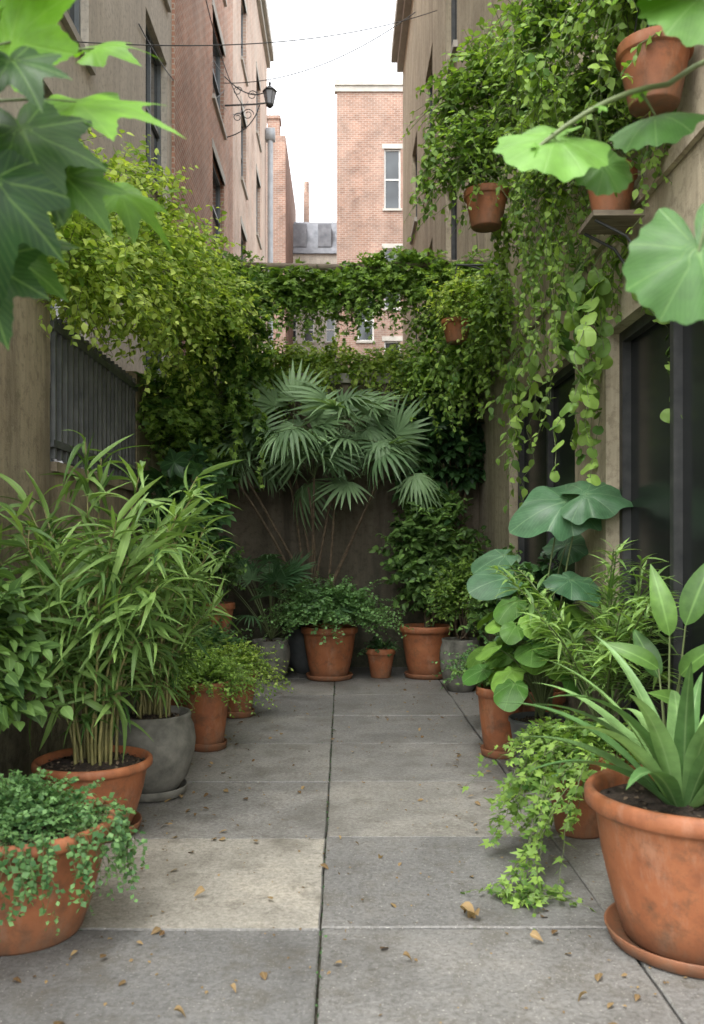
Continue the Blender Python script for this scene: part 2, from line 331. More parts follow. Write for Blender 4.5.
# ------------------------------------------------------------ ground / paving
mb=MB(); mb.add([(-400,-200,-.03),(400,-200,-.03),(400,600,-.03),(-400,600,-.03)],[(0,1,2,3)]); mb.build('ground',[M_ground],smooth=False)
mb=MB(); xs=[-3.33,-2.25,-1.17,-.08,1.0,1.75]; ys=[-.8+i*1.0 for i in range(11)]+[10.1]
tv={(2,4):.85,(3,4):.15,(2,3):.12,(3,3):.25,(2,5):.5,(3,5):.6,(2,6):.55,(3,6):.45,(3,7):.35,(4,4):.4,(4,3):.2,(2,7):.4}
for i in range(len(xs)-1):
    for j in range(len(ys)-1):
        g=lambda:rng.uniform(.002,.0055)
        b_=.006; x0,x1,y0,y1=xs[i]+g(),xs[i+1]-g(),ys[j]+g(),ys[j+1]-g()
        if i>=3: y0+=.02; y1+=.02
        if j==len(ys)-2: y1=10.09
        z=rng.uniform(-.003,.003)
        def ring(a,zz,n=9):
            pts=[];cs=[(x0+a,y0+a),(x1-a,y0+a),(x1-a,y1-a),(x0+a,y1-a)]
            for q in range(4):
                p,r=A(*cs[q]),A(*cs[(q+1)%4])
                for k in range(n): pts.append(p+(r-p)*k/n)
            return pts
        J=rng.normal(0,.0015,(36,2)); v=[]
        for a,zz in ((0,-.025),(0,z-b_),(b_,z)):
            for p,jj in zip(ring(a,zz),J): v.append((p[0]+jj[0],p[1]+jj[1],zz))
        v=np.array(v); R=36
        mb.add(v,[[72+k for k in range(36)]],0,tint=tv.get((i,j),rng.uniform(.1,.6)))
        mb.add(v[:72],[(q,(q+1)%R,R+(q+1)%R,R+q) for q in range(R)],0,tint=.1)
        mb.add(v[36:],[(q,(q+1)%R,R+(q+1)%R,R+q) for q in range(R)],0,tint=.3)
mb.build('stone_pavement',[M_slab],smooth=False)
mb=MB(); n=330; p=np.stack([rng.uniform(-1.3,1.3,n),rng.uniform(2.2,9.6,n)**1.0,rng.uniform(.008,.018,n)],1)
s=rng.random(n)<.6; p[s,0]=np.sign(p[s,0])*rng.uniform(.5,1.2,s.sum())
leaves(mb,ovate+small,p,rv(n)*A(1,1,.08),rv(n)*.25+A(0,0,1),rng.uniform(.015,.05,n),0,rng.random(n))
cur=[S(.3,6,.75,1,.9,.6),S(.26,6,.7,1,.7,.9)]
leaves(mb,cur,[(.44,3.32,.035),(.50,3.25,.03),(-.55,3.5,.03),(.17,3.9,.02),(.66,3.1,.03),(.2,2.95,.025),(-.35,2.75,.025),(.75,2.7,.025),(-.5,2.6,.025),(.48,3.36,.03)],rv(10)*A(1,1,.1),rv(10)*.4+A(0,0,1),[.09,.08,.05,.045,.05,.04,.03,.05,.045,.07],0,[.9,.7,.8,.9,.8,.6,.7,.8,.8,.5])
n=1100; p=np.stack([rng.uniform(-1.3,1.3,n),rng.uniform(2.,9.6,n),np.full(n,.006)],1)
leaves(mb,tiny,p,rv(n)*A(1,1,.1),rv(n)*.3+A(0,0,1),rng.uniform(.006,.018,n),0,rng.random(n))
mb.build('fallen_leaves',[LM_dry])
mb=MB(); n=700
jl=np.concatenate([np.stack([np.full(n//2,-.08)+rng.normal(0,.006,n//2),rng.uniform(2,9.8,n//2)],1),np.stack([rng.uniform(-1.3,1.4,n-n//2),rng.choice(ys[2:],n-n//2)+rng.normal(0,.007,n-n//2)],1)])
leaves(mb,tiny,np.c_[jl,np.full(n,-.006)],rv(n)*A(1,1,.3)+A(0,0,.3),rv(n)*.5+A(0,0,1),rng.uniform(.008,.02,n),0,rng.random(n)); mb.build('moss_in_joints',[LM_dark])

# ------------------------------------------------------------ walls/buildings
def wall(mb,O,U,V,N,W,H,ops,depth,mat=0):
    O,U,V,N=map(lambda q:A(*q),(O,U,V,N))
    us=sorted({0,W,*[o[0] for o in ops],*[o[1] for o in ops]}); vs=sorted({0,H,*[o[2] for o in ops],*[o[3] for o in ops]})
    for a,b in zip(us[:-1],us[1:]):
        for c,d in zip(vs[:-1],vs[1:]):
            m=((a+b)/2,(c+d)/2)
            if any(o[0]<m[0]<o[1] and o[2]<m[1]<o[3] for o in ops): continue
            mb.add([O+U*a+V*c,O+U*b+V*c,O+U*b+V*d,O+U*a+V*d],[(0,1,2,3)],mat)
    for a,b,c,d in ops:
        q=[(a,c),(b,c),(b,d),(a,d)]
        for i in range(4):
            p0,p1=q[i],q[(i+1)%4]; P0=O+U*p0[0]+V*p0[1]; P1=O+U*p1[0]+V*p1[1]
            mb.add([P0,P1,P1-N*depth,P0-N*depth],[(0,1,2,3)],mat)
def windows(mf,mg,ms,O,U,V,N,ops,depth,fw=.06,bars=1,sill=True):
    for a,b,c,d in ops:
        n=(-depth,-depth+.07)
        obox(mf,O,U,V,N,(a,a+fw),(c,d),n); obox(mf,O,U,V,N,(b-fw,b),(c,d),n)
        obox(mf,O,U,V,N,(a+fw,b-fw),(c,c+fw),n); obox(mf,O,U,V,N,(a+fw,b-fw),(d-fw,d),n)
        if bars&1: m=(c+d)/2; obox(mf,O,U,V,N,(a+fw,b-fw),(m-.03,m+.03),(-depth+.003,-depth+.06))
        if bars&2: m=(a+b)/2; obox(mf,O,U,V,N,(m-.025,m+.025),(c+fw,d-fw),(-depth+.006,-depth+.066))
        OO=A(*O);UU=A(*U);VV=A(*V);NN=A(*N)
        mg.add([OO+UU*x+VV*y-NN*(depth-.02) for x,y in ((a,c),(b,c),(b,d),(a,d))],[(0,1,2,3)])
        if sill and c>.3: obox(ms,O,U,V,N,(a-.07,b+.07),(c-.09,c+.005),(-.06,.06))
def building(name,O,U,N,W,H,D,ops,wm,frame,bars=1,depth=.16,cornice=None,lint=None,glassm=None):
    V=(0,0,1); e=empty(name,O); w=MB(); wall(w,O,U,V,N,W,H,ops,depth)
    OO=A(*O);UU=A(*U);NN=A(*N);VV=A(0,0,1); P=lambda u,v,n:OO+UU*u+VV*v+NN*n
    for q in ([(0,0,0),(0,0,-D),(0,H,-D),(0,H,0)],[(W,0,0),(W,0,-D),(W,H,-D),(W,H,0)],[(0,H,0),(W,H,0),(W,H,-D),(0,H,-D)],[(0,0,-D),(W,0,-D),(W,H,-D),(0,H,-D)]):
        w.add([P(*x) for x in q],[(0,1,2,3)])
    w.build('walls',[wm],e,False)
    f,g,s=MB(),MB(),MB(); windows(f,g,s,O,U,V,N,ops,depth,bars=bars)
    if lint: 
        for a,b,c,d in ops: obox(s,O,U,V,N,(a-.1,b+.1),(d,d+.2),(-.05,.02))
    if cornice: obox(s,O,U,V,N,(-.1,W+.1),(H-cornice[0],H+.05),(-.3,cornice[1])); obox(s,O,U,V,N,(-.1,W+.1),(H-cornice[0]-.25,H-cornice[0]),(-.2,cornice[1]*.5))
    if ops: f.build('window_frames',[frame],e,False); g.build('window_glass',[glassm or M_glass],e,False)
    if s.n: s.build('sills_and_cornice',[M_sill],e,False)
    return e
def rows(u,zs,h): return [(a,b,z,z+h) for a,b in u for z in zs]
building('stucco_apartment_building',(-2.8,1,0),(0,1,0),(1,0,0),13.4,20,8,rows([(2.6,3.8),(6.9,8.7),(11.5,13.0)],[.6,3.4,6.7,10.0,13.3],2.35),M_pale,M_grayframe,3,cornice=None)
building('brick_apartment_building',(-2.75,14.4,0),(0,1,0),(1,0,0),7.6,19.5,8,rows([(4.2,6.0)],[1.4,4.6,7.9,10.9,14.0],1.85),M_brick,M_grayframe,1,cornice=(.4,.3),lint=True)
building('tan_brick_apartment_building',(-2.8,22,0),(0,1,0),(1,0,0),10.5,19.6,8,rows([(2.2,3.5),(6.5,7.8)],[1.5,4.8,8.2,11.5,14.8],2.0),M_brick2,M_grayframe,1,cornice=(.3,.25),lint=True)
ro=[(2.0,3.65,.06,2.66),(4.35,6.7,.95,2.72)]
e=building('stucco_rendered_building',(1.57,1.6,0),(0,1,0),(-1,0,0),21.4,14.3,9,ro+rows([(10.5,11.8),(13.8,15.1),(17,18.3)],[4.9,8.3],1.9),M_rwall,M_metal,2,depth=.15,cornice=(.25,.3),glassm=M_dglass)
mb=MB(); box(mb,(1.535,1.566),(1.7,9.9),(3.18,3.26)); mb.build('ledge',[M_rwall],e,False)
e=empty('wall_shelf',(1.5,4.6,3.08)); mb=MB(); box(mb,(1.27,1.532),(4.46,4.74),(3.07,3.098)); mb.build('board',[M_wood],e,False)
mb=MB()
for y in (4.5,4.7): tubes(mb,[(1.29,y,3.06),(1.45,y,2.98),(1.56,y,2.82)],.008,.008,6)
mb.build('brackets',[M_metal],e)
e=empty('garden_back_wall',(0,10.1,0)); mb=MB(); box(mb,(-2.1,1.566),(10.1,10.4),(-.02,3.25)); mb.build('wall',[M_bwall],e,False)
mb=MB(); box(mb,(-2.15,1.562),(10.04,10.46),(3.25,3.36)); mb.build('coping',[M_sill],e,False)
e=empty('garden_side_wall',(-1.8,5,0)); mb=MB()
box(mb,(-2.0,-1.78),(1.2,5.35),(-.02,3.0)); box(mb,(-2.0,-1.78),(5.35,7.6),(-.02,1.85)); box(mb,(-2.0,-1.78),(7.6,10.098),(-.02,2.9)); mb.build('wall',[M_lwall],e,False)
mb=MB(); box(mb,(-2.04,-1.74),(1.2,5.39),(3.0,3.08)); box(mb,(-2.03,-1.75),(5.39,7.58),(1.85,1.91)); mb.build('coping',[M_lwall],e,False)
e=empty('metal_fence',(-1.8,6.2,2)); mb=MB()
for y in np.arange(5.42,7.58,.115): box(mb,(-1.80,-1.77),(y,y+.028),(1.93,2.82))
box(mb,(-1.81,-1.765),(5.38,7.59),(2.72,2.77)); box(mb,(-1.81,-1.765),(5.38,7.59),(2.0,2.045)); mb.build('bars_and_rails',[M_fence],e,False)
building('far_brick_building',(-.26,38,0),(1,0,0),(0,-1,0),4.2,21.4,9,[(2.05,2.75,15.9,18.5),(2.05,2.75,11.6,14.2),(.9,1.6,10.2,12.0),(2.05,2.75,8,10.2)],M_brick3,M_white,1,cornice=(.2,.12),lint=True)
e=building('far_chimney_brick_building',(-3.55,40,0),(1,0,0),(0,-1,0),.95,20.,9,[],M_brick3,M_white)
mb=MB(); box(mb,(-3.45,-2.9),(40.3,41),(20,20.9)); box(mb,(-3.5,-2.85),(40.25,41.05),(20.9,21.05)); mb.build('chimney',[M_brick3],e,False)
e=building('far_mansard_building',(-3.4,46,0),(1,0,0),(0,-1,0),3.6,16.6,9,[(.45,1.0,12.0,13.3),(1.35,1.9,12.0,13.3),(2.5,3.0,12.0,13.3),(.45,1.2,14.4,15.9),(1.9,2.6,14.4,15.9)],M_pale,M_white,1)
mb=MB(); v=[(-3.5,45.9,16.6),(.3,45.9,16.6),(.3,55,16.6),(-3.5,55,16.6),(-3.2,46.9,18.6),(.0,46.9,18.6),(.0,54,18.8),(-3.2,54,18.8)]
mb.add(v,[(0,1,5,4),(1,2,6,5),(2,3,7,6),(3,0,4,7),(4,5,6,7)]); mb.build('mansard_roof',[M_roof],e,False)
mb=MB(); box(mb,(-2.6,-1.9),(46.05,47),(17.,18.2)); box(mb,(-1.3,-.6),(46.05,47),(17.,18.2)); mb.build('dormers',[M_roof],e,False)
mb=MB(); box(mb,(-2.1,-1.8),(47.2,47.5),(18.5,20.3)); lathe(mb,[(.14,20.3),(.14,20.9)],(-1.95,47.35,0),12); mb.build('chimney_pot',[M_brick3],e,False)
e=empty('drainpipe',(-2.6,31.5,0)); mb=MB(); tubes(mb,[(-2.62,31.8,0),(-2.62,31.8,8),(-2.62,31.8,16.)],.1,.1,10); box(mb,(-2.78,-2.45),(31.65,31.95),(16,16.4)); mb.build('pipe',[M_zinc],e)
e=empty('wall_street_lamp',(-1.9,20.5,11.6)); mb=MB()
y=20.5; LC=(-1.7,20.5,11.9); LS=.68
tubes(mb,[(-3.3,y,11.5),(-2.2,y,11.55),(-1.75,y,11.6)],.03,.025,8)
tubes(mb,bez((-3.25,y,10.4),(-2.3,y,10.6),(-2.05,y,11.52)),.02,.02,6)
tubes(mb,bez((-3.25,y,12.5),(-2.4,y,11.6),(-1.8,y,12.0)),.02,.02,6)
for c,r in (((-2.45,11.2),.2),((-2.3,11.86),.17),((-2.8,12.0),.16),((-2.8,11.1),.16)):
    t=np.linspace(0,2*PI*1.4,22); rr=r*(1-t/14); tubes(mb,np.stack([c[0]+rr*np.cos(t),y+0*t,c[1]+rr*np.sin(t)],1),.016,.012,5)
tubes(mb,[(-1.75,y,11.6),(-1.72,y,12.15),(-1.7,y,12.2)],.022,.02,6)
lathe(mb,[(.03,12.2),(.07,12.16),(.24,12.02),(.26,11.98),(.22,11.97)],(-1.7,y,0),6); lathe(mb,[(.03,12.2),(.05,12.27),(.0,12.36)],(-1.7,y,0),8)
lathe(mb,[(.13,11.55),(.14,11.5),(.05,11.42),(.0,11.4)],(-1.7,y,0),6)
for k in range(6):
    a=k*PI/3; tubes(mb,[(-1.7+.22*math.cos(a),y+.22*math.sin(a),11.97),(-1.7+.13*math.cos(a),y+.13*math.sin(a),11.55)],.012,.012,4)
mb.scale(LS,LC); mb.build('bracket_and_frame',[M_metal],e); mb=MB(); lathe(mb,[(.125,11.56),(.21,11.96)],(-1.7,y,0),6); mb.scale(LS,LC); mb.build('lantern_panes',[M_zinc],e,False)
mb=MB()
def wire(a,b,sag,r=.007,K=24):
    t=np.linspace(0,1,K)[:,None]; P=A(*a)*(1-t)+A(*b)*t; P[:,2]-=(4*t*(1-t))[:,0]*sag; tubes(mb,P,r,r,5)
wire((-2.8,8.,6.0),(1.5,14,9.9),.25,.006); wire((-2.75,20.5,12.3),(-2.8,9,9.9),.4); wire((-2.75,20.,11.4),(-2.8,26,14.5),.3,.01); wire((-2.75,20.4,12.1),(1.57,19,12.9),.4,.01); wire((-2.75,16,12.5),(-2.3,20.5,11.6),.5,.01); wire((-2.75,20.5,12.0),(-2.78,12,8.5),.6,.009)
mb.build('overhead_wires',[M_metal])

# ------------------------------------------------------------ pots
def potprof(kind,R,H):
    if kind=='classic': return [(0,0),(.64*R,0),(.66*R,.01),(.90*R,H*.78),(.905*R,H*.79),(.985*R,H*.80),(R,H*.815),(R,H*.975),(.985*R,H*.995),(.93*R,H),(.91*R,H*.985),(.89*R,H*.8),(.85*R,H*.7)]
    if kind=='roll': return [(0,0),(.62*R,0),(.645*R,.012),(.74*R,H*.25),(.84*R,H*.55),(.90*R,H*.83),(.915*R,H*.86),(.965*R,H*.87),(.995*R,H*.89),(R,H*.93),(.995*R,H*.97),(.97*R,H*.995),(.94*R,H),(.91*R,H*.985),(.895*R,H*.93),(.86*R,H*.75)]
    if kind=='bulb': return [(0,0),(.55*R,0),(.6*R,.01),(.82*R,H*.2),(.96*R,H*.45),(R,H*.65),(.96*R,H*.82),(.88*R,H*.92),(.90*R,H*.97),(.88*R,H),(.82*R,H*.99),(.78*R,H*.9),(.80*R,H*.7)]
    if kind=='bowl': return [(0,0),(.6*R,0),(.63*R,.01),(.78*R,H*.3),(.9*R,H*.7),(.95*R,H*.92),(R,H*.94),(R,H*.99),(.97*R,H),(.92*R,H*.98),(.88*R,H*.8)]
def potted(name,x,y,R,H,kind='classic',mat=None,z=0.,saucer=False):
    mat=mat or M_terra; e=empty(name,(x,y,z)); mb=MB(); zz=z+(.02 if saucer else 0)
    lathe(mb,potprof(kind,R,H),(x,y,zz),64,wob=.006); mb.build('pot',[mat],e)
    if saucer: mb=MB(); lathe(mb,[(0,0),(.70*R,0),(.77*R,.006),(.82*R,.05),(.81*R,.055),(.79*R,.05),(.74*R,.018),(0,.018)],(x,y,z+.001),56); mb.build('saucer',[mat],e)
    mb=MB(); K=10; seg=32; v=[];rr=.885*R if kind!='bulb' else .80*R
    for k in range(K+1):
        for s in range(seg):
            a=s*2*PI/seg; r=rr*k/K; v.append((x+r*math.cos(a),y+r*math.sin(a),zz+H*.88+.03*(1-(k/K)**2)+rng.normal(0,.003)))
    f=[(k*seg+s,k*seg+(s+1)%seg,(k+1)*seg+(s+1)%seg,(k+1)*seg+s) for k in range(K) for s in range(seg)]
    mb.add(v,f)
    for mm in (0,1):
        n=130; r=rr*np.sqrt(rng.random(n))*.97; a=rng.uniform(0,6.28,n); leaves(mb,tiny,np.stack([x+r*np.cos(a),y+r*np.sin(a),zz+H*.88+.03*(1-(r/rr)**2)+.006],1),rv(n)*A(1,1,.3),rv(n)*.5+A(0,0,1),.022,mm)
    mb.build('soil',[M_soil,M_bark],e); return e,zz+H*.9
def azdirs(n,e0,e1,az=(0,2*PI)):
    a=rng.uniform(az[0],az[1],n); e=np.radians(rng.uniform(e0,e1,n)); return np.stack([np.cos(a)*np.cos(e),np.sin(a)*np.cos(e),np.sin(e)],1)
def mound(e,c,n,L,mat,tm,size,droop=.7,nl=16,tint=(.2,.9),el=(5,85),r0=.08,stemr=.002,fwd=.5,hangn=0,hangL=.3,R=.2,haz=(0,6.28),name='foliage'):
    mb=MB(); d=azdirs(n,*el); st=A(*c)+d*A(1,1,0)*r0*rng.uniform(0,1.5,(n,1))
    P=arc(st,d,L*rng.uniform(.55,1.05,n),droop*rng.uniform(.6,1.3,n)); tubes(mb,P,stemr,stemr*.5,3,1); foliate(mb,P,nl,tm,size,0,tint,fwd=fwd,t0=.25)
    if hangn:
        a=rng.uniform(haz[0],haz[1],hangn); s=A(*c)+np.stack([np.cos(a),np.sin(a),0*a],1)*R*.9+A(0,0,.03)
        o=np.stack([np.cos(a),np.sin(a),0*a],1); t=np.linspace(0,1,9)[None,:,None]; LL=hangL*rng.uniform(.4,1.1,hangn)[:,None,None]
        P=s[:,None]+o[:,None]*(.08+.12*LL)*np.sin(np.minimum(t*3,1.57))-A(0,0,1)*LL*np.maximum(t-.12,0)+np.cumsum(rv(hangn,9)*.008,axis=1)
        P[:,:,2]=np.maximum(P[:,:,2],.02)
        tubes(mb,P,stemr,stemr*.5,3,1); foliate(mb,P,max(8,int(hangL*60)),tm,size,0,tint,rn=.6,face=(0,-.5,.2))
    mb.build(name,[mat,M_stem],e)
def bush(e,c,base,r,n,L,mat,tm,size,nl=10,tint=(.1,.9),droop=.25,lo=-.6,inner=.3,nstem=7,name='foliage',upw=.8,down=.0,face=(0,-.15,0)):
    mb=MB(); p,d=ell(c,r,n,inner,lo); d=nrm(d+.5*rv(len(d))*.6+A(0,0,.25)); P=arc(p-d*L*.3,d,L*rng.uniform(.5,1.1,len(p)),droop,4)
    tubes(mb,P,.003,.0015,3,1); foliate(mb,P,nl,tm,size,0,tint,t0=.1,upw=upw,down=down,face=face)
    if base is not None:
        q,_=ell(c,tuple(x*.7 for x in r),nstem,.2)
        P=np.stack([bez(A(*base)+rv()*.03*A(1,1,0),(A(*base)+k)/2+rv()*.05,k,8) for k in q]); tubes(mb,P,.012,.004,5,2)
    mb.build(name,[mat,M_stem,M_bark],e)
def strap(mb,base,az,L,w,el0,bend,mat=0,tint=.5,n=14,fold=.3,tw=0.):
    t=np.linspace(0,1,n+1); el=el0-bend*t**1.4; ds=L/n; h=np.concatenate([[0],np.cumsum(np.cos(el[:-1])*ds)]); z=np.concatenate([[0],np.cumsum(np.sin(el[:-1])*ds)])
    D=A(math.cos(az),math.sin(az),0); S_=A(-math.sin(az),math.cos(az),0); C=A(*base)+D*h[:,None]+A(0,0,1)*z[:,None]
    nv=np.stack([-np.sin(el)*D[0],-np.sin(el)*D[1],np.cos(el)],1); sd=nrm(S_+nv*tw*t[:,None])
    hw=w*(np.clip(.45+1.6*t,0,1))*np.clip((1-t)*1.7,0,1)**.8; hw[-1]=.0005; hw=hw[:,None]
    v=np.stack([C-sd*hw+nv*hw*fold,C-sd*hw*.5+nv*hw*fold*.35,C,C+sd*hw*.5+nv*hw*fold*.35,C+sd*hw+nv*hw*fold],1)
    v[:,:,0]=np.minimum(v[:,:,0],1.555)
    f=[(i*5+j,i*5+j+1,i*5+j+6,i*5+j+5) for i in range(n) for j in range(4)]
    uv=np.stack([np.tile([0,.25,.5,.75,1],n+1),np.repeat(t,5)],1); mb.add(v.reshape(-1,3),f,mat,uv,tint)
def bigleaf(mb,base,p,tm,size,dr,up,mat=0,tint=.5,stem=1,r=.008,mid=None):
    b=A(*base);q=A(*p); m=A(*mid) if mid is not None else (b+q)/2+A(0,0,.25)*np.linalg.norm(q-b)-(q-b)*A(.2,.2,0)
    tubes(mb,bez(b,m,q,12),r,r*.5,6,stem,.6); leaves(mb,tm,[q],A(*dr),A(*up),size,mat,tint)

# --- left side plants
e,z=potted('potted_creeping_plant',-1.17,3.2,.335,.41,'roll')
mound(e,(-1.17,3.2,.38),330,.28,LM_fern,tiny,.034,.45,18,(.1,.95),(15,90),.16,.0015,hangn=80,hangL=.28,R=.31,haz=(-2.2,.6))
e,z=potted('potted_leafy_shrub',-1.55,3.75,.2,.34,'classic')
bush(e,(-1.56,3.7,.85),(-1.55,3.75,.3),(.2,.3,.45),120,.24,LM_mid,ovate,.14,7)
def bamboo(e,c,n,H,spread,mat,leafL,nl=18,r0=.12,tint=(.15,.9),top=.25,tm=None):
    mb=MB(); d=azdirs(n,0,0); st=A(*c)+d*r0*rng.uniform(.1,1,(n,1)); Hs=H*rng.uniform(.45,1.05,n)
    t=np.linspace(0,1,9)[None,:,None]; sp=spread*rng.uniform(.3,1,n)[:,None,None]
    P=st[:,None]+A(0,0,1)*Hs[:,None,None]*t*(1-.12*sp/spread*t)+d[:,None]*sp*t**1.8+np.cumsum(rv(n,9)*.006,axis=1)
    tubes(mb,P,.009,.003,6,1)
    foliate(mb,P,nl,tm or lance,leafL,0,tint,side=1.,upw=.9,t0=top,taper=.15,fwd=.75,rn=.5)
    foliate(mb,P[:,5:],10,tm or lance,leafL*1.1,0,(tint[0]+.2,1),side=.9,upw=.8,t0=.3,taper=0,fwd=1.0,rn=.6)
    k=rng.integers(3,8,n*4); i=np.repeat(np.arange(n),4); s=P[i,k]; dd=azdirs(n*4,10,60); Q=arc(s,dd,leafL*rng.uniform(.5,1.2,n*4),.4,5)
    tubes(mb,Q,.003,.0015,3,1); foliate(mb,Q,7,tm or lance,leafL*.8,0,tint,side=.8,fwd=.9,upw=.9,taper=.1,rn=.5)
    mb.build('canes_and_leaves',[mat,M_cane],e)
e,z=potted('potted_bamboo_palm',-1.22,4.3,.285,.34,'roll',saucer=True)
bamboo(e,(-1.22,4.3,.3),28,1.62,.52,LM_bam,.27,18,tint=(.1,1))
e,z=potted('potted_bamboo_palm',-1.08,4.95,.25,.44,'bulb',M_conc,saucer=True)
bamboo(e,(-1.08,5.0,.4),28,1.15,.40,LM_bam,.19,18,tint=(.05,.85))
e,z=potted('potted_trailing_herb',-.93,6.05,.165,.45,'roll',saucer=True)
mound(e,(-.95,6.05,.44),200,.44,LM_bri,small,.045,.45,14,(.3,1),hangn=14,hangL=.1,R=.16)
e,z=potted('potted_trailing_herb',-.86,7.2,.17,.38,'classic',saucer=True)
mound(e,(-.86,7.15,.40),260,.42,LM_yel,small,.042,.6,14,(.0,.6),hangn=20,hangL=.14,R=.16)
e,z=potted('potted_trailing_herb',-1.2,6.6,.18,.4,'classic'); mound(e,(-1.2,6.6,.4),200,.65,LM_bri,small,.055,.4,14,(.1,.8))
e,z=potted('potted_fern',-1.2,7.75,.2,.42,'roll'); mound(e,(-1.2,7.7,.45),160,.6,LM_fern,tiny,.05,.6,24,(.1,.8),(15,80),.08,.002,fwd=.3)
mb=MB(); 
for dx in(-.15,.11):
    for dy in (-.15,.11): box(mb,(-1.25+dx,-1.21+dx),(8.5+dy,8.54+dy),(0,.5))
box(mb,(-1.42,-1.06),(8.33,8.67),(.5,.54)); mb.build('wooden_plant_stand',[M_wood],smooth=False)
e,z=potted('potted_shrub',-1.2,8.5,.16,.3,'classic',z=.541); bush(e,(-1.25,8.45,1.15),(-1.2,8.5,.8),(.3,.3,.3),140,.2,LM_mid,ovate,.07,9)
e,z=potted('potted_dwarf_palm',-.75,9.1,.21,.42,'bulb',M_conc)
mb=MB(); 
for k in range(22):
    d=azdirs(1,20,75)[0]; b=A(-.75,9.15,.42); q=b+d*rng.uniform(.45,.95); tubes(mb,bez(b,(b+q)/2+A(0,0,.1),q,8),.006,.004,5,1); leaves(mb,fans,[q],d+A(0,0,-.3),A(0,-.3,1),rng.uniform(.24,.36),0,rng.uniform(.0,.5))
mb.build('fronds',[LM_fan,M_stem],e)
e=empty('schefflera_shrub',(-1.5,7.9,0)); mb=MB(); p,d=ell((-1.36,7.7,1.7),(.36,.75,.62),150,.3); d=nrm(d+A(.3,-.3,.2)); Q=arc(p-d*.2,d,.22,.3,5); tubes(mb,Q,.005,.003,4,1); leaves(mb,whorl,Q[:,-1],d+.3*rv(len(d)),A(.2,-.3,1)+.2*rv(len(d)),rng.uniform(.13,.2,len(d)),0,rng.uniform(0.1,1,len(d)))
P=np.stack([bez((-1.5,7.9,0),(-1.5+rng.uniform(-.1,.1),7.9,.8),k,10) for k in p[:14]]); tubes(mb,P,.02,.006,6,2); mb.build('foliage',[LM_dark,M_stem,M_bark],e)
# --- back
e,z=potted('potted_fan_palm',-.34,9.65,.3,.5,'bulb',M_dkpot)
mb=MB(); crowns=[((-.55,9.3,2.38),.72,19),((-.02,9.4,2.46),.66,17),((-.3,9.2,2.1),.5,8),((-1.05,9.35,2.15),.52,11),((.42,9.4,2.15),.55,12)]
for (c,L,n) in crowns:
    for rep in range(2):
        st=A(-.34,9.65,.45)+rv()*A(.07,.05,0); P=bez(st,(st[0]*.55+c[0]*.45+.05*rep,9.6,c[2]*.6),A(*c)-A(.06*rep,0,.1*rep),12); tubes(mb,P,.016,.012,7,2)
    for k in range(n):
        az=2*PI*(k*.382); el=math.radians(rng.uniform(-15,75)); d=A(math.cos(az)*math.cos(el),math.sin(az)*math.cos(el)*.8-.12,math.sin(el))
        q=A(*c)+nrm(d)*L*rng.uniform(.45,.85); q[1]=min(q[1],9.85); Q=bez(c,(A(*c)+q)/2+A(0,0,.08),q,8); tubes(mb,Q,.006,.004,5,1)
        leaves(mb,fans,[q],nrm(nrm(q-A(*c))+A(0,-.25,-.3)),A(0,-.55,.8)+.15*rv(),rng.uniform(.36,.54),0,rng.uniform(.35,1))
mb.build('trunks_and_fronds',[LM_fan,M_stem,M_bark],e)
e,z=potted('potted_fern',-.14,9.2,.30,.53,'roll',saucer=True)
mound(e,(-.14,9.2,.62),520,.80,LM_fern,tiny,.06,.55,26,(.35,1),(22,75),.12,.002,fwd=.3,hangn=10,hangL=.07,R=.27)
e,z=potted('small_terracotta_pot',.40,9.3,.155,.31,'classic'); mound(e,(.4,9.35,.3),60,.2,LM_dark,small,.05,.5,8)
e,z=potted('potted_evergreen_shrub',.88,9.3,.28,.53,'roll',saucer=True)
bush(e,(.98,9.35,1.30),(.9,9.3,.5),(.5,.42,.68),400,.26,LM_mid,ovate,.125,9,(.15,1),.2,-.9)
e,z=potted('potted_small_shrub',1.13,8.45,.2,.50,'bulb',M_conc)
bush(e,(1.16,8.4,.94),(1.13,8.45,.5),(.30,.30,.34),340,.2,LM_bri,small,.055,12,(.1,.9),.3,-.7)
e,z=potted('potted_evergreen_shrub',1.35,7.5,.2,.4,'classic')
bush(e,(1.33,7.4,.9),(1.35,7.5,.4),(.2,.4,.48),240,.22,LM_mid,ovate,.09,9,(.1,.9))
e,z=potted('potted_fern',1.25,6.6,.18,.38,'classic'); mound(e,(1.22,6.6,.44),170,.55,LM_fern,tiny,.045,.5,22,(.1,.9),(20,80),.08,.002,fwd=.3)
e,z=potted('potted_leafy_shrub',1.38,6.1,.16,.4,'classic'); bush(e,(1.36,6.1,.95),(1.38,6.1,.4),(.17,.3,.42),120,.2,LM_dark,ovate,.12,8,(.2,1))
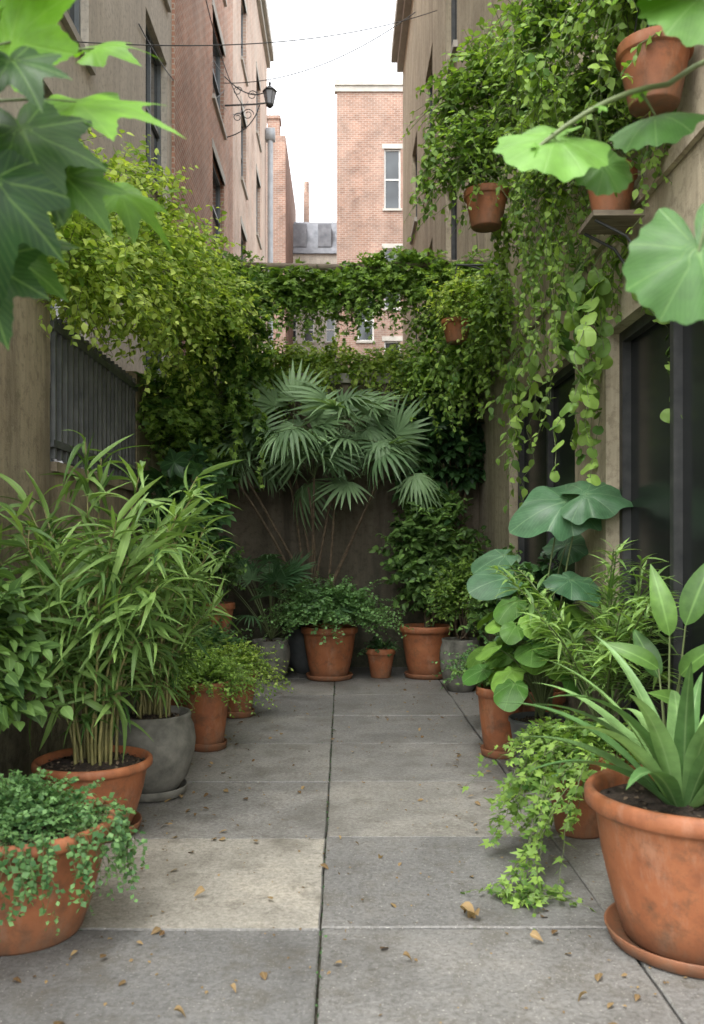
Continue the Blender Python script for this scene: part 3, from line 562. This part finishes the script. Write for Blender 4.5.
# --- right side
e,z=potted('potted_leafy_perennial',1.05,5.85,.165,.44,'roll',saucer=True); mound(e,(1.05,5.9,.44),100,.34,LM_mid,ovate,.07,.4,9,el=(25,85))
e,z=potted('potted_elephant_ear',1.20,5.3,.2,.36,'bowl',M_dkpot)
mb=MB(); b=(1.24,5.4,.34)
for p,s,d,u,t,m in [((1.34,5.3,1.66),.34,(-.95,-.2,-.2),(-.1,-.75,.7),.75,ear),((1.44,5.2,1.70),.27,(.8,-.3,.1),(0,-.7,.7),.9,ear),((1.02,5.6,1.33),.22,(-.9,-.2,-.3),(-.3,-.5,.8),.6,heart),
   ((.98,5.3,1.20),.24,(-.9,-.3,-.15),(-.1,-.6,.8),.5,heart),((1.3,5.0,1.2),.22,(.4,-.7,-.3),(.1,-.6,.8),.4,ear),((1.45,5.7,1.4),.22,(.3,.1,.2),(-.4,-.6,.6),.3,ear),((1.15,5.1,1.0),.2,(-.4,-.8,-.3),(-.1,-.5,.8),.3,heart)]:
    bigleaf(mb,A(*b)+rv()*.03*A(1,1,0),p,m,s,d,u,0,t)
mb.build('stalks_and_leaves',[LM_big,M_stem],e)
mb=MB()
for k in range(56):
    az=rng.uniform(0,6.28); r=rng.uniform(.05,.38); h=rng.uniform(.2,.72)*(1.1-r); q=A(1.14,5.25,.46)+A(math.cos(az)*r,math.sin(az)*r-.05,h)
    q[0]=min(q[0],1.40); bigleaf(mb,(1.2,5.3,.34),q,heart,rng.uniform(.10,.17),(math.cos(az),math.sin(az),-.35),(math.cos(az)*.3,math.sin(az)*.3-.35,1)+.3*rv(),0,rng.uniform(.0,1),r=.005)
mb.build('lower_leaves',[LM_hosta,M_stem],e)
e,z=potted('potted_feather_palm',1.36,4.6,.2,.4,'classic')
mb=MB()
for k in range(24):
    az=rng.uniform(0,6.28); el=rng.uniform(50,86); d=azdirs(1,el,el,(az,az))[0]; P=arc([(1.36,4.6,.4)],[d],rng.uniform(.8,1.5),.33,12,.01); P[:,:,0]=np.minimum(P[:,:,0],1.5); tubes(mb,P,.007,.003,5,1)
    foliate(mb,P,42,[S(.07,4,.6,.9,.4,.3)],.27,0,(.3,1),side=.9,upw=1,rn=.16,t0=.35,taper=.5,fwd=.6,nr=.12)
mb.build('fronds',[LM_bam,M_stem],e)
e,z=potted('potted_broadleaf_plant',1.42,3.85,.15,.36,'classic'); mb=MB()
bl=[S(.17,12,.75,.9,.3,.35),S(.15,12,.75,.9,.45,.55)]
for p,d,s,t in [((1.43,3.85,1.0),(-.25,-.2,.9),.34,.8),((1.48,3.8,1.05),(.2,-.2,.8),.36,.4),((1.40,3.9,.85),(-.7,-.2,.5),.28,.6),((1.42,3.7,.85),(.1,-.7,.6),.28,.5),((1.42,3.95,.8),(-.35,.2,.9),.28,.2),((1.47,3.8,.7),(-.5,-.6,.4),.24,.7)]:
    bigleaf(mb,(1.42,3.85,.34),p,bl,s,d,(-.3,-.8,.5),0,t,mid=((1.42+p[0])/2,3.85,.6))
mb.build('stalks_and_leaves',[leafmat('leaf_broad',(.04,.11,.03),(.16,.30,.07),.3,.42,'mid',nz=True),M_stem],e)
# trailing ivy pot
e,z=potted('potted_trailing_ivy',1.16,4.3,.18,.40,'classic'); mb=MB(); n=80
d=azdirs(n,10,80); P=arc(A(1.12,4.25,.42)+d*A(.1,.1,0),d,rng.uniform(.2,.5,n),.7); tubes(mb,P,.002,.001,3,1); foliate(mb,P,12,ivy,.05,0,(.1,.9))
paths=[]
for k in range(30):
    a=rng.uniform(-PI*1.02,-PI*.35); s=A(1.14,4.25,.42)+A(math.cos(a),math.sin(a),0)*.16; q=A(rng.uniform(.62,.98),rng.uniform(3.6,4.1),rng.uniform(.05,.35))
    if k<9: q=A(rng.normal(.68,.06),rng.normal(3.42,.10),.02)
    paths.append(np.concatenate([bez(s,s*.55+q*.45+A(0,0,.16),s*.3+q*.7-A(0,0,.03)*rng.random(),7),bez(s*.3+q*.7,s*.1+q*.9,q,5)[1:]])+np.cumsum(rv(11)*.007,axis=0))
for k in range(16):
    q=A(.68,3.42,.02); a=rng.uniform(0,6.28); r=rng.uniform(.06,.26); q2=q+A(math.cos(a)*r,math.sin(a)*r*.6,0); paths.append(bez(q,(q+q2)/2+A(0,0,.06),q2,11)+np.cumsum(rv(11)*.004,axis=0))
P=np.stack(paths); P[:,:,2]=np.maximum(P[:,:,2],.015); tubes(mb,P,.0025,.0012,4,1); foliate(mb,P[:30],18,ivy,.054,0,(.1,.9),face=(0,-.4,0),rn=.6); foliate(mb,P[30:],7,ivy,.042,0,(.1,.9),rn=.6)
mb.build('foliage',[LM_bri,M_stem],e)
# big strap plant
e,z=potted('potted_strap_leaf_plant',1.24,3.1,.375,.52,'roll',saucer=True); mb=MB()
for k in range(30):
    az=k*2.399+rng.uniform(-.2,.2); f=k/30; strap(mb,(1.18+.04*math.cos(az),3.06+.04*math.sin(az),.48),az,rng.uniform(.60,.80)*(1-.1*f),rng.uniform(.032,.043),math.radians(34+48*f),rng.uniform(.8,1.6),0,rng.uniform(.2,1),fold=.35,tw=rng.uniform(-.3,.3))
mb.build('strap_leaves',[LM_strap],e)

# ------------------------------------------------------------ climbing masses
def mass(name,blobs,mat,tm,size,L=.3,nl=11,tint=(0,1),droop=.5,face=(0,-.3,0),hangs=None,inner=.25,pathvar=.25):
    mb=MB()
    for c,r,n in blobs:
        p,d=ell(c,r,n,inner); d=nrm(d+A(0,0,.1)+.5*rv(len(d))); P=arc(p-d*L*.3,d,L*rng.uniform(.4,1.2,len(p)),droop*rng.uniform(.3,1.4,len(p)),4)
        tubes(mb,P[::2],.003,.0015,3,1); foliate(mb,P,nl,tm,size,0,tint,face=face,pathvar=pathvar)
    if hangs:
        for (x0,x1,y0,y1,z0,z1,n,l0,l1,out) in hangs:
            s=np.stack([rng.uniform(x0,x1,n),rng.uniform(y0,y1,n),rng.uniform(z0,z1,n)],1); l=rng.uniform(l0,l1,n); P=hang(s,l,out); tubes(mb,P,.003,.0015,3,1)
            foliate(mb,P,int(8+22*l1),tm,size,0,tint,rn=.7,face=face,down=.3)
    mb.build(name,[mat,M_stem]); return mb
mass('climbing_vine_hedge',[((-1.70,5.4,3.18),(.34,.7,.42),230),((-1.66,6.3,3.48),(.46,.7,.55),330),((-1.52,7.4,3.65),(.48,.7,.66),360),((-1.30,8.4,3.8),(.5,.7,.62),320),((-1.65,7.0,4.2),(.32,.6,.35),120),((-1.7,5.6,3.65),(.25,.5,.35),90)],LM_yel,small,.088,.38,10,(.0,1.),.35,(.4,-.35,0),
  hangs=[(-1.7,-1.4,5.2,8.5,3.,3.5,30,.2,.6,(.1,0,0))])
mass('ivy_on_wall',[((-1.28,9.1,3.75),(.55,.6,.7),420),((-1.5,9.2,2.6),(.28,.8,.6),260),((-1.6,8.2,2.7),(.22,.8,.5),200),((-1.05,9.8,3.2),(.45,.25,.5),180)],LM_bri,ivy,.09,.28,9,(.0,.95),.6,(.3,-.5,0),
  hangs=[(-1.6,-.9,8.6,9.9,2.8,3.6,30,.4,1.1,(.05,-.05,0))])
mass('ivy_on_back_wall',[((x,10.1,3.45+rng.uniform(-.05,.08)),(.32,.3,.24),110) for x in np.arange(-.8,1.5,.33)],LM_yel,small,.08,.25,9,(.0,.85),.7,(0,-.5,0),
  hangs=[(-.9,1.5,9.8,10.02,3.2,3.45,44,.1,.4,(0,-.04,0))])
e=empty('vine_covered_pergola_beam',(0,9.4,4.3)); mb=MB(); tubes(mb,[(-2.75,9.4,4.42),(0,9.4,4.36),(1.57,9.4,4.42)],.035,.035,8); tubes(mb,[(-2.75,9.55,4.38),(0,9.55,4.30),(1.57,9.55,4.38)],.012,.012,6); mb.build('beam',[M_wood],e)
mb=MB()
for x in np.arange(-1.3,1.5,.16):
    th=.20+.07*abs(math.sin(x*2.3+.6)); zc=4.26+.06*math.sin(x*3)-(.05 if x<.3 else 0)+.05*(abs(x)/1.3)**2
    p,d=ell((x,9.42,zc),(.16,.2,th+.05),60,.2); d=nrm(d+.5*rv(len(d))); P=arc(p-d*.08,d,.26*rng.uniform(.4,1.3,len(p)),.6,4); tubes(mb,P[::2],.003,.0015,3,1); foliate(mb,P,9,ivy,.08,0,(.2,1),face=(0,-.4,0))
s=np.stack([np.concatenate([rng.uniform(-1.2,1.3,40),rng.normal(.05,.12,22),rng.normal(-.5,.1,10)]),rng.uniform(9.3,9.5,72),rng.uniform(4.0,4.2,72)],1); P=hang(s,rng.uniform(.15,.5,72)); tubes(mb,P,.003,.0015,3,1); foliate(mb,P,12,ivy,.07,0,(.1,.9),face=(0,-.4,0),rn=.6)
mb.build('vine',[LM_bri,M_stem],e)
mass('climbing_ivy',[((1.3,9.1,3.55),(.35,.6,.55),300),((1.05,9.6,3.35),(.5,.4,.35),200),((1.4,8.2,3.6),(.2,.6,.5),180),((1.1,9.7,3.9),(.4,.3,.4),150)],LM_bri,small,.09,.3,9,(.15,1.),.6,(-.3,-.4,0),
  hangs=[(1.0,1.5,7.8,9.6,3.0,3.5,24,.2,.7,(-.08,0,0))])
e=empty('schefflera_shrub',(1.2,9.8,0)); mb=MB(); p,d=ell((1.05,9.75,2.5),(.5,.25,.65),140,.3); d=nrm(d+A(0,-.7,.1)); Q=arc(p-d*.15,d,.2,.3,5); tubes(mb,Q,.005,.003,4,1); leaves(mb,whorl,Q[:,-1],d+.3*rv(len(d)),A(0,-.5,1)+.2*rv(len(d)),rng.uniform(.15,.22,len(d)),0,rng.uniform(.1,1,len(d)))
P=np.stack([bez((1.25,9.85,0),(1.3,9.9,1.4),k,10) for k in p[:12]]); tubes(mb,P,.02,.006,6,2); mb.build('foliage',[LM_dark,M_stem,M_bark],e)
def bracket(e,x,y,z,zt):
    mb=MB()
    for k in range(3):
        a=k*2.1; tubes(mb,[(x+.13*math.cos(a),y+.13*math.sin(a),z),(x,y,zt)],.004,.004,4)
    tubes(mb,[(x,y,zt),(1.57,y,zt)],.012,.012,6); tubes(mb,bez((x+.05,y,zt),(1.5,y,zt-.02),(1.57,y,zt-.35)),.01,.01,6); mb.build('bracket_and_chains',[M_metal],e)
def hangplant(name,x,y,z,R,H,blobs,mat,tm,size,L,nl,hangs,tint=(.1,1),br=None):
    e,zz=potted(name,x,y,R,H,'classic',z=z)
    if br: bracket(e,x,y,z+H,br)
    mb=MB()
    for c,r,n in blobs:
        p,d=ell(c,r,n,.2); d=nrm(d+A(0,0,.2)+.5*rv(len(d))); P=arc(p-d*L*.4,d,L*rng.uniform(.4,1.3,len(p)),.5*rng.uniform(.2,1.5,len(p)),5); tubes(mb,P,.003,.0015,3,1); foliate(mb,P,nl,tm,size,0,tint,face=(-.2,-.3,0),pathvar=.25)
    for (x0,x1,y0,y1,z0,z1,n,l0,l1,out) in hangs:
        s=np.stack([rng.uniform(x0,x1,n),rng.uniform(y0,y1,n),rng.uniform(z0,z1,n)],1); l=rng.uniform(l0,l1,n); P=hang(s,l,out); tubes(mb,P,.003,.0015,3,1); foliate(mb,P,int(8+20*l1),tm,size*1.05,0,tint,rn=.7,face=(-.3,-.4,0),down=.35)
    mb.build('foliage',[mat,M_stem],e)
hangplant('hanging_basket_plant',1.06,6.5,3.74,.165,.27,[((1.0,6.5,4.3),(.32,.4,.33),200),((1.1,6.6,4.9),(.38,.5,.42),200),((.85,6.7,4.75),(.26,.3,.3),80),((1.35,6.3,4.6),(.25,.5,.5),170)],LM_bri,small,.078,.34,9,[(.62,.9,6.3,6.8,4.2,4.6,16,.2,.6,(-.1,0,0)),(1.2,1.5,6.2,7.2,4.0,4.4,26,.4,1.2,(0,0,0))],tint=(.2,1),br=4.75)
hangplant('hanging_basket_plant',1.1,8.5,3.35,.15,.22,[((1.1,8.5,3.8),(.3,.3,.25),130)],LM_yel,small,.07,.25,9,[(1.,1.3,8.3,8.6,3.5,3.7,10,.1,.3,(-.05,0,0))],br=4.1)
hangplant('potted_ledge_plant',1.40,4.6,3.101,.135,.26,[((1.38,4.75,3.8),(.25,.4,.36),230),((1.35,5.6,3.95),(.28,.4,.5),260)],LM_bri,small,.068,.28,9,[(1.3,1.5,5.0,5.9,3.2,3.7,22,.5,1.3,(-.05,0,0)),(1.48,1.54,4.85,5.05,3.3,3.5,6,.4,.9,(0,0,0))],tint=(.2,1))
hangplant('hanging_basket_plant',1.38,3.9,3.34,.165,.27,[((1.3,3.95,4.0),(.3,.5,.34),250),((1.4,4.4,4.3),(.22,.5,.45),260),((1.05,4.6,4.2),(.25,.3,.3),150)],LM_bri,small,.068,.28,9,[(.95,1.2,4.3,4.8,3.8,4.0,14,.2,.5,(-.03,0,0)),(1.45,1.53,4.1,4.4,3.5,3.8,12,.3,.6,(0,0,0)),(1.2,1.3,3.85,4.0,3.6,3.75,6,.15,.4,(-.06,0,0))],tint=(.2,1),br=4.3)
mb=MB(); n=8
s=np.stack([rng.uniform(1.42,1.5,n),rng.uniform(4.6,5.7,n),rng.uniform(3.0,3.2,n)],1); P=hang(s,rng.uniform(.7,1.5,n),(-.05,0,0),K=12,sway=.05); tubes(mb,P,.004,.002,5,1); foliate(mb,P,20,heart,.09,0,(.1,.9),rn=.8,face=(-.4,-.5,0),down=.4)
n=9; s=np.stack([rng.uniform(1.4,1.52,n),rng.uniform(6.2,8,n),rng.uniform(2.9,3.3,n)],1); P=hang(s,rng.uniform(.5,1.6,n),(-.05,0,0),K=12,sway=.05); tubes(mb,P,.004,.002,5,1); foliate(mb,P,20,ovate,.13,0,(.2,1),rn=.6,face=(-.4,-.5,0),down=.4)
mb.build('trailing_vine',[LM_bri,M_stem])
# foreground vine with round leaves
mb=MB(); 
main=np.concatenate([bez((1.57,2.6,2.5),(1.1,2.1,2.75),(.72,1.95,2.42),12),bez((.72,1.95,2.42),(.55,1.9,2.38),(.40,1.95,2.25),8)[1:]]); tubes(mb,main,.008,.005,8,1)
m2=bez((1.57,2.3,2.3),(1.1,1.7,2.5),(.70,1.62,2.1),12); tubes(mb,m2,.008,.005,8,1); m3=bez((1.57,2.2,2.8),(1.0,1.8,3.0),(.66,1.8,2.62),12); tubes(mb,m3,.008,.005,8,1)
for b,p,s,d,u,t in [((.46,1.93,2.3),(.47,1.95,2.30),.145,(-.75,-.3,-.35),(-.2,-.75,.55),1.),((.66,1.95,2.4),(.70,1.97,2.36),.125,(.3,-.2,.0),(.1,-.6,.7),.35),((.55,1.93,2.34),(.60,2.02,2.27),.08,(.3,-.2,-.6),(.0,-.8,.4),.5),
    ((.70,1.62,2.1),(.655,1.62,1.94),.15,(.1,-.3,-.9),(-.25,-.9,.3),.3),((.66,1.8,2.62),(.66,1.8,2.60),.13,(-.5,-.2,-.4),(-.3,-.5,.7),1.),((.75,1.75,2.65),(.74,1.8,2.52),.15,(.3,-.2,-.3),(.1,-.6,.7),.7),((.9,1.7,2.4),(.80,1.75,1.86),.08,(.2,0,-.6),(-.2,-.8,.2),.3)]:
    bigleaf(mb,b,p,rnd,s,d,u,0,t,1,.004)
foliate(mb,main[None],8,ivy,.07,0,(.4,1)); foliate(mb,m2[None],7,ivy,.07,0,(.2,1)); mb.build('round_leaf_vine',[LM_round,M_stem])
# foreground left lobed shrub
mb=MB(); root=A(-1.25,1.9,0)
tubes(mb,bez(root,(-1.3,1.9,1.2),(-1.1,1.9,2.2),14),.03,.015,8,2)
tips=[((-.56,1.85,2.33),.235,(.95,-.2,-.12),(.0,-.6,.8),1.),((-.66,1.75,2.40),.23,(.25,-.2,.9),(-.2,-.8,.4),.95),((-.62,1.7,2.20),.20,(.4,-.3,-.7),(.1,-.8,.5),.15),((-.64,1.6,2.06),.20,(.1,-.3,-.9),(.2,-.85,.3),.05),
 ((-.55,1.75,2.13),.14,(.6,-.2,-.6),(.1,-.8,.5),.3),((-.70,1.7,1.95),.17,(.3,-.2,-.9),(.0,-.85,.4),.1),((-.72,1.8,2.24),.22,(-.3,-.3,-.3),(0,-.8,.6),.1),((-.55,1.95,2.5),.13,(.7,0,.3),(.1,-.6,.7),.8),((-.70,1.6,2.22),.2,(.1,-.2,.1),(0,-.8,.5),.1),((-.52,2.05,2.22),.15,(.9,0,-.4),(.1,-.6,.7),.7),((-.68,1.65,2.55),.2,(.4,0,.3),(0,-.7,.6),.9),((-.75,1.9,2.05),.2,(.5,-.2,-.3),(0,-.8,.6),.3),((-.6,1.6,2.28),.13,(.3,-.3,-.4),(.1,-.8,.5),.1)]
for p,s,d,u,t in tips:
    q=A(*p); b=A(-1.1,1.9,2.1)+rv()*.08; bigleaf(mb,b,q,maple,s,d,u,0,t,1,.005)
mb.build('lobed_leaf_shrub',[LM_maple,M_stem,M_bark])

# ------------------------------------------------------------ camera, light
cam=bpy.data.cameras.new('camera'); co=bpy.data.objects.new('camera',cam); sc.collection.objects.link(co); sc.camera=co
co.location=(0,0,1.4); co.rotation_euler=(PI/2,0,0); cam.lens=30.94; cam.sensor_width=36; cam.sensor_fit='AUTO'; cam.shift_x=.009; cam.shift_y=.032; cam.clip_end=2000; cam.clip_start=.05
cam.dof.use_dof=True; cam.dof.focus_distance=6.5; cam.dof.aperture_fstop=3.6
d=A(-.35,-.45,1.); el=math.atan2(d[2],math.hypot(d[0],d[1])); rot=math.atan2(d[0],d[1])
sl=bpy.data.lights.new('sun','SUN'); sl.energy=1.5; sl.angle=math.radians(30); sl.color=(1,.97,.92); so=bpy.data.objects.new('sun',sl); so.rotation_euler=Vector(-d).to_track_quat('-Z','Y').to_euler(); sc.collection.objects.link(so)
w=bpy.data.worlds.new('World'); sc.world=w; w.use_nodes=True; nt=w.node_tree; bg=nt.nodes['Background']
sk=nt.nodes.new('ShaderNodeTexSky'); sk.sky_type='NISHITA'; sk.sun_disc=False; sk.sun_elevation=el; sk.sun_rotation=rot; sk.dust_density=3; sk.air_density=1
hs=nt.nodes.new('ShaderNodeHueSaturation'); hs.inputs['Saturation'].default_value=.1; hs.inputs['Value'].default_value=5.3
nt.links.new(sk.outputs[0],hs.inputs['Color']); nt.links.new(hs.outputs[0],bg.inputs[0]); bg.inputs[1].default_value=.15
sc.view_settings.view_transform='Standard'; sc.view_settings.look='None'; sc.view_settings.exposure=0
print('tris',sum(len(o.data.polygons) for o in sc.objects if o.type=='MESH'))
